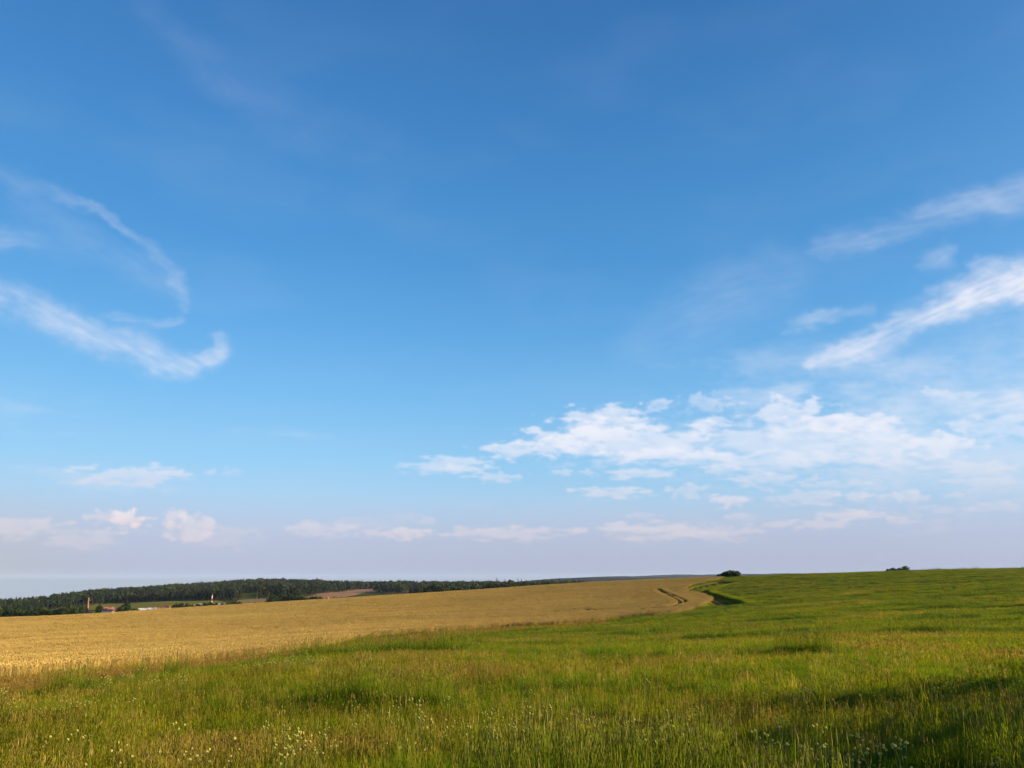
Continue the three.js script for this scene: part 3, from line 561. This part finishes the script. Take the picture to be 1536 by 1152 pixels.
// bushes standing right of the view, whose long shadows fall across the meadow
{
  const bigShrub = [0, 1].map((k) => ({ crown: crown(300 + k, broadLobes(320 + k, 10, [1.2, 1.0][k], .04), 1050, .07, LEAF), trunk: trunk(.4, .02, 7, 340 + k) }));
  [[15.8, -18.4, 3.4, .9], [15.8, -15.8, 3.7, .95], [15, -13.4, 3.7, .95], [15.2, -11, 3.7, .95], [14, -8.6, 3.6, .95], [13.5, -6, 3.3, .95]].forEach(([x, z, h, w], i) => tree(bigShrub, i % 2, new THREE.Vector3(x, height(x, z), z), h, w, 'leafy bush in the row beside the foreground meadow', 'bushes in the row beside the foreground', 'hedge_bush', 'bush'));
  [[1680, 132, 5.5], [1700, 168, 6.0]].forEach(([px, r, h], i) => tree(treeKinds, i, at(px, r), h, .9, ['short broad tree on the meadow slope, lower of two', 'short broad tree on the meadow slope, upper of two'][i], 'field trees on the meadow slope', 'field_tree'));
}

// ---------------------------------------------------------------- valley: woods, trees, village
const conifer = (seed) => { // tiers of drooping sprays round a stem, unit height
  const pos = [], col = [], r = rng(seed);
  for (let i = 0; i < 130; i++) {
    const t = Math.pow(r(), .8), y = mix(.12, 1, t), reach = .17 * (1 - t) + .012, a = r() * 6.283, a2 = a + mix(.3, .55, r()), k = vary(r, ...HAZY_PINE, .25), d = mix(.7, 1.15, r());
    pos.push(0, y + .03, 0, Math.cos(a) * reach * d, y - .05, Math.sin(a) * reach * d, Math.cos(a2) * reach * d, y - .06, Math.sin(a2) * reach * d); for (let m = 0; m < 3; m++) col.push(...k);
  }
  const stem = new THREE.CylinderGeometry(.004, .012, .8, 4).translate(0, .4, 0).toNonIndexed(), a = stem.getAttribute('position');
  for (let i = 0; i < a.count; i++) { pos.push(a.getX(i), a.getY(i), a.getZ(i)); col.push(.16, .1, .06); }
  const g = new THREE.BufferGeometry(); g.setAttribute('position', new THREE.Float32BufferAttribute(pos, 3)); g.setAttribute('color', new THREE.Float32BufferAttribute(col, 3)); return g;
};
const woodBroad = (seed) => { const c = crown(seed, broadLobes(seed + 1, 9, .6, .3), 170, .16, HAZY_WOODLEAF), stem = new THREE.CylinderGeometry(.008, .014, .5, 4).translate(0, .25, 0).toNonIndexed(), g = new THREE.BufferGeometry(); const n = stem.getAttribute('position').count; g.setAttribute('position', new THREE.Float32BufferAttribute([...c.getAttribute('position').array, ...stem.getAttribute('position').array], 3)); g.setAttribute('color', new THREE.Float32BufferAttribute([...c.getAttribute('color').array, ...Array(n).fill([.2, .13, .08]).flat()], 3)); return g; };
const wood = [[], [], [], []], RW = rng(555);
function plant(px0, px1, r0, r1, spacing, h0, h1, conif, keep) {
  const a0 = azOf(px0), a1 = azOf(px1), n = Math.round((a1 - a0) / 2 * (r1 * r1 - r0 * r0) / (spacing * spacing));
  for (let i = 0; i < n; i++) {
    const r = Math.sqrt(mix(r0 * r0, r1 * r1, RW())), az = mix(a0, a1, RW()), x = Math.sin(az) * r, z = -Math.cos(az) * r;
    if (keep && !keep(x, z, r, az)) continue;
    if (fieldPolys.some((p) => inPoly(x, z, p))) continue;
    const stand = fbm(x / 90 + 5, z / 90, 3), isC = RW() < conif + stand * 1.4, t = 1 + .6 * (RW() - .5) + .8 * stand, h = mix(h0, h1, RW()) * (1 + .35 * stand) * (RW() < .05 ? 1.15 : 1) * mix(.6, .95, sstep(-.6, -.3, az));
    const brown = Math.max(0, fbm(x / 130 - 30, z / 130, 2) - .08) * 3.5;
    wood[(isC ? 0 : 2) + (i % 2)].push([x, z, RW() * 6.28, h * mix(.9, 1.15, RW()), h, t * (1 + brown), t * (1 + .35 * brown), t]);
  }
}
const ridge = (az) => cubic([azOf(-300), azOf(0), azOf(150), azOf(300), azOf(410), azOf(560), azOf(720), azOf(860)], [1600, 1600, 2000, 2400, 2500, 2550, 2550, 2500], az);
const foot = (az) => cubic([azOf(-300), azOf(0), azOf(150), azOf(300), azOf(410), azOf(500), azOf(560), azOf(640), azOf(720)], [1120, 1150, 1500, 1500, 1450, 1500, 1900, 1500, 1350], az);
plant(-150, 860, 1000, 2800, 8.5, 11, 24, .55, (x, z, r, az) => r > foot(az) && r < ridge(az) + 200);
plant(640, 876, 960, 1350, 7.5, 15, 21, .3, (x, z, r, az) => r > mix(960, 1050, RW()) && az > azOf(640) + (r - 960) * .0000);
const woodGeo = [conifer(401), conifer(402), woodBroad(411), woodBroad(421)];
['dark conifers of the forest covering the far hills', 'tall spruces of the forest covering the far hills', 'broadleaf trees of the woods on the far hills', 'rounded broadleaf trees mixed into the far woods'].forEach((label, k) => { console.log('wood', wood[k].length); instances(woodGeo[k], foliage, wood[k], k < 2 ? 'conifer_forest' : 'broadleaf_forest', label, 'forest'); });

// belt of trees behind the wheat at the left, the row before the straw field, and single village trees
const RT = rng(313);
for (let i = 0; i < 17; i++) { const px = -20 + i * 8.6 + 4 * (RT() - .5); if (px > 124) break; tree(treeKinds, i % 4, at(px, 900 + 60 * RT()), mix(11, 15.5, RT()), mix(.95, 1.2, RT()), 'dark broad tree in the belt behind the golden wheat crest', 'belt of trees behind the wheat crest', 'belt_tree'); }
for (let i = 0; i < 12; i++) { const px = 411 + i * 6.4 + 2 * (RT() - .5); tree(treeKinds, i % 4, at(px, 940 + 30 * RT()), mix(16, 20, RT()) * (px > 462 ? .85 : 1), 1, 'dark tree in the row beside the straw coloured field', 'row of trees by the straw field', 'row_tree'); }
tree(treeKinds, 2, at(155, 980), 14.5, .8, 'round dark tree between the brick chimney and the red roofed house');
tree(treeKinds, 2, at(186, 985), 11.5, 1.05, 'dark spreading tree against the red roofed house');
tree(treeKinds, 0, at(195.5, 990), 18, .75, 'tallest village tree with dark peaked crown');
tree(treeKinds, 1, at(128, 960), 13, .8, 'dark tree standing against the brick chimney');
tree(treeKinds, 3, at(385, 960), 11, .7, 'slender tree standing alone beside the pale yellow shed');
tree(treeKinds, 3, at(390, 960), 9, .5, 'thin small tree next to the slender lone one');
tree(treeKinds, 2, at(503.5, 900), 12.5, .95, 'round dark tree next to the white tower with red top');
tree(treeKinds, 0, at(519.5, 900), 10.2, .8, 'smaller round tree by itself below the ploughed field');
for (let i = 0; i < 12; i++) { const px = 268 + i * 8.5 + 3 * (RT() - .5); tree(treeKinds, i % 3, at(px, 930 + 20 * RT()), mix(11.5, 14, RT()), 1.2, 'low dark tree in the hedge before the long white sheds', 'hedge before the long white sheds', 'hedge_tree'); }
for (let i = 0; i < 5; i++) { const px = [207, 213, 228, 238, 258][i]; tree(treeKinds, i % 3, at(px, 970 + 40 * RT()), mix(6, 8.5, RT()), 1.1, 'low bushy tree among the village houses', 'bushy trees among the village houses', 'village_tree'); }

const flat = (r, g, b, rough = .9) => new THREE.MeshStandardMaterial({ color: new THREE.Color().setRGB(r, g, b), roughness: rough });
const plaster = flat(.72, .68, .6), cream = flat(.7, .58, .34), tile = new THREE.MeshStandardMaterial({ map: grain, color: new THREE.Color().setRGB(.42, .14, .08), roughness: .9 }), brick = new THREE.MeshStandardMaterial({ map: grain, color: new THREE.Color().setRGB(.36, .155, .09), roughness: 1 }), greyRoof = flat(.42, .42, .44), white = flat(.78, .78, .78), red = flat(.55, .06, .04, .6), glass = flat(.03, .035, .045, .2), wooden = flat(.12, .07, .04);
const box = (w, h, d, x = 0, y = 0, z = 0) => new THREE.BoxGeometry(w, h, d).translate(x, y + h / 2, z);
function gable(w, h, d, over = .5) { const s = new THREE.Shape([new THREE.Vector2(-d / 2 - over, -.2), new THREE.Vector2(d / 2 + over, -.2), new THREE.Vector2(0, h)]); return new THREE.ExtrudeGeometry(s, { depth: w + 2 * over, bevelEnabled: false }).translate(0, 0, -w / 2 - over).rotateY(Math.PI / 2); }
function house(px, r, w, d, wallH, roofH, turn, wallMat, roofMat, label, name = 'house', drop = 0, windows = true) {
  const g = new THREE.Group();
  part('wall', box(w, wallH, d), wallMat, g);
  const roof = part('roof', gable(w, roofH, d).translate(0, wallH, 0), roofMat, g);
  if (windows) part('chimney', box(.7, 1.6, .7, w * .22, wallH + roofH * .6, d * .12), brick, roof);
  if (windows) { const n = Math.max(2, Math.round(w / 3.2)); for (let i = 0; i < n; i++) { const x = mix(-w / 2 + 1.6, w / 2 - 1.6, i / (n - 1)); part('window', box(1.1, 1.3, .12, x, wallH * .45, d / 2), glass, g); } part('door', box(1, 2.1, .1, w * .12 + .4, 0, d / 2 + .02), wooden, g); }
  else { const n = Math.max(2, Math.round(w / 7)); for (let i = 0; i < n; i++) part('gate', box(3, wallH * .7, .1, mix(-w / 2 + 3, w / 2 - 3, i / (n - 1)), 0, d / 2 + .02), greyRoof, g); }
  const p = at(px, r); g.position.set(p.x, p.y - drop, p.z); g.rotation.y = -Math.atan2(p.x, -p.z) + turn;
  return tag(g, name, label, name === 'house' ? 'house' : 'shed', null, name === 'house' ? 'village houses' : 'village sheds');
}
house(168, 1000, 11, 9, 6.5, 3.6, .25, plaster, tile, 'white walled village house with steep orange red roof');
house(178, 1010, 9, 7, 4, 3.2, -.5, brick, tile, 'low brick house behind the dark spreading village tree');
house(222, 1040, 13, 8, 4.2, 2.6, .1, cream, greyRoof, 'cream walled low house beside the red roofed pair');
house(233, 1050, 8, 7, 4.4, 2.4, -.2, cream, greyRoof, 'smaller cream house at the end of the village lane');
house(246, 1060, 8, 7, 3.6, 2.6, .2, plaster, tile, 'pale house with low red roof near the long white sheds');
house(254.5, 1090, 7, 6, 4.4, 2.8, -.15, plaster, tile, 'taller pale house with red roof near the long white sheds');
house(290, 1120, 38, 12, 4.6, 1.6, .04, white, greyRoof, 'long white farm shed below the pasture', 'farm_shed', 0, false);
house(322, 1130, 36, 12, 5, 1.6, -.03, white, greyRoof, 'long white farm shed at the foot of the striped mast', 'farm_shed', 0, false);
house(364.5, 980, 8, 6, 6.8, 1.2, .1, cream, white, 'small pale yellow shed alone before the straw field', 'shed', 0, false);
// brick chimney with its lean-to
{
  const g = new THREE.Group(), p = at(136.5, 985);
  part('base', box(4, 4, 4), brick, g);
  part('shaft', new THREE.CylinderGeometry(.75, 1.7, 16.5, 14, 6).translate(0, 4 + 8.25, 0), brick, g);
  part('cap', new THREE.CylinderGeometry(.95, .85, .7, 14).translate(0, 20.7, 0), brick, g);
  part('annex_wall', box(4.6, 3.6, 4.5, 4.1, 0, 0), cream, g); part('annex_roof', gable(4.6, 1.8, 4.5, .3).translate(4.1, 3.6, 0), tile, g);
  g.position.copy(p); tag(g, 'brick_chimney', 'tall tapering red brick chimney with cream annex at its foot', 'chimney');
}
// red and white mast
{
  const g = new THREE.Group(), p = at(320.8, 1010);
  for (let i = 0; i < 6; i++) { const y0 = i * 3.2, w = mix(1.5, .6, i / 6), w2 = mix(1.5, .6, (i + 1) / 6), list = []; for (const [sx, sz] of [[-1, -1], [-1, 1], [1, -1], [1, 1]]) { const c = new THREE.CylinderGeometry(.11, .11, 3.2, 5); c.rotateZ(sx * (w - w2) / 6.4); c.rotateX(-sz * (w - w2) / 6.4); list.push(c.translate(sx * (w + w2) / 4, y0 + 1.6, sz * (w + w2) / 4)); } for (let k = 0; k < 4; k++) { const b = new THREE.CylinderGeometry(.09, .09, Math.hypot(3.2, (w + w2) / 2), 4); b.rotateZ(Math.atan2((w + w2) / 2, 3.2) * (i % 2 ? 1 : -1)); b.translate(0, y0 + 1.6, (w + w2) / 4); b.rotateY(k * Math.PI / 2); list.push(b); } list.push(box(w, .16, w, 0, y0)); part('mast_section', mergeGeometries(list), i % 2 ? white : red, g); }
  part('aerial', new THREE.CylinderGeometry(.06, .09, 2.4, 6).translate(0, 20.4, 0), white, g);
  g.position.copy(p); tag(g, 'lattice_mast', 'red and white striped lattice mast above the long white sheds', 'mast');
}
// slim white towers with red roofs
function tower(px, r, h, w, label) {
  const g = new THREE.Group(), p = at(px, r);
  part('wall', box(w, h, w), plaster, g); part('roof', new THREE.ConeGeometry(w * .85, w * 1.1, 4).rotateY(Math.PI / 4).translate(0, h + w * .55, 0), tile, g);
  part('door', box(.9, 2, .08, 0, 0, w / 2 + .03), wooden, g); part('vent', box(.8, .8, .08, 0, h * .8, w / 2 + .03), glass, g);
  g.position.copy(p); tag(g, 'transformer_tower', label, 'tower', null, 'slim white towers behind the wheat');
}
tower(493, 850, 10.5, 2.6, 'slim white tower with red top beside the round dark tree');
tower(613.5, 800, 8.6, 2.2, 'slim white tower with red top between the fallow strip and wheat');

renderer.render(scene, camera);
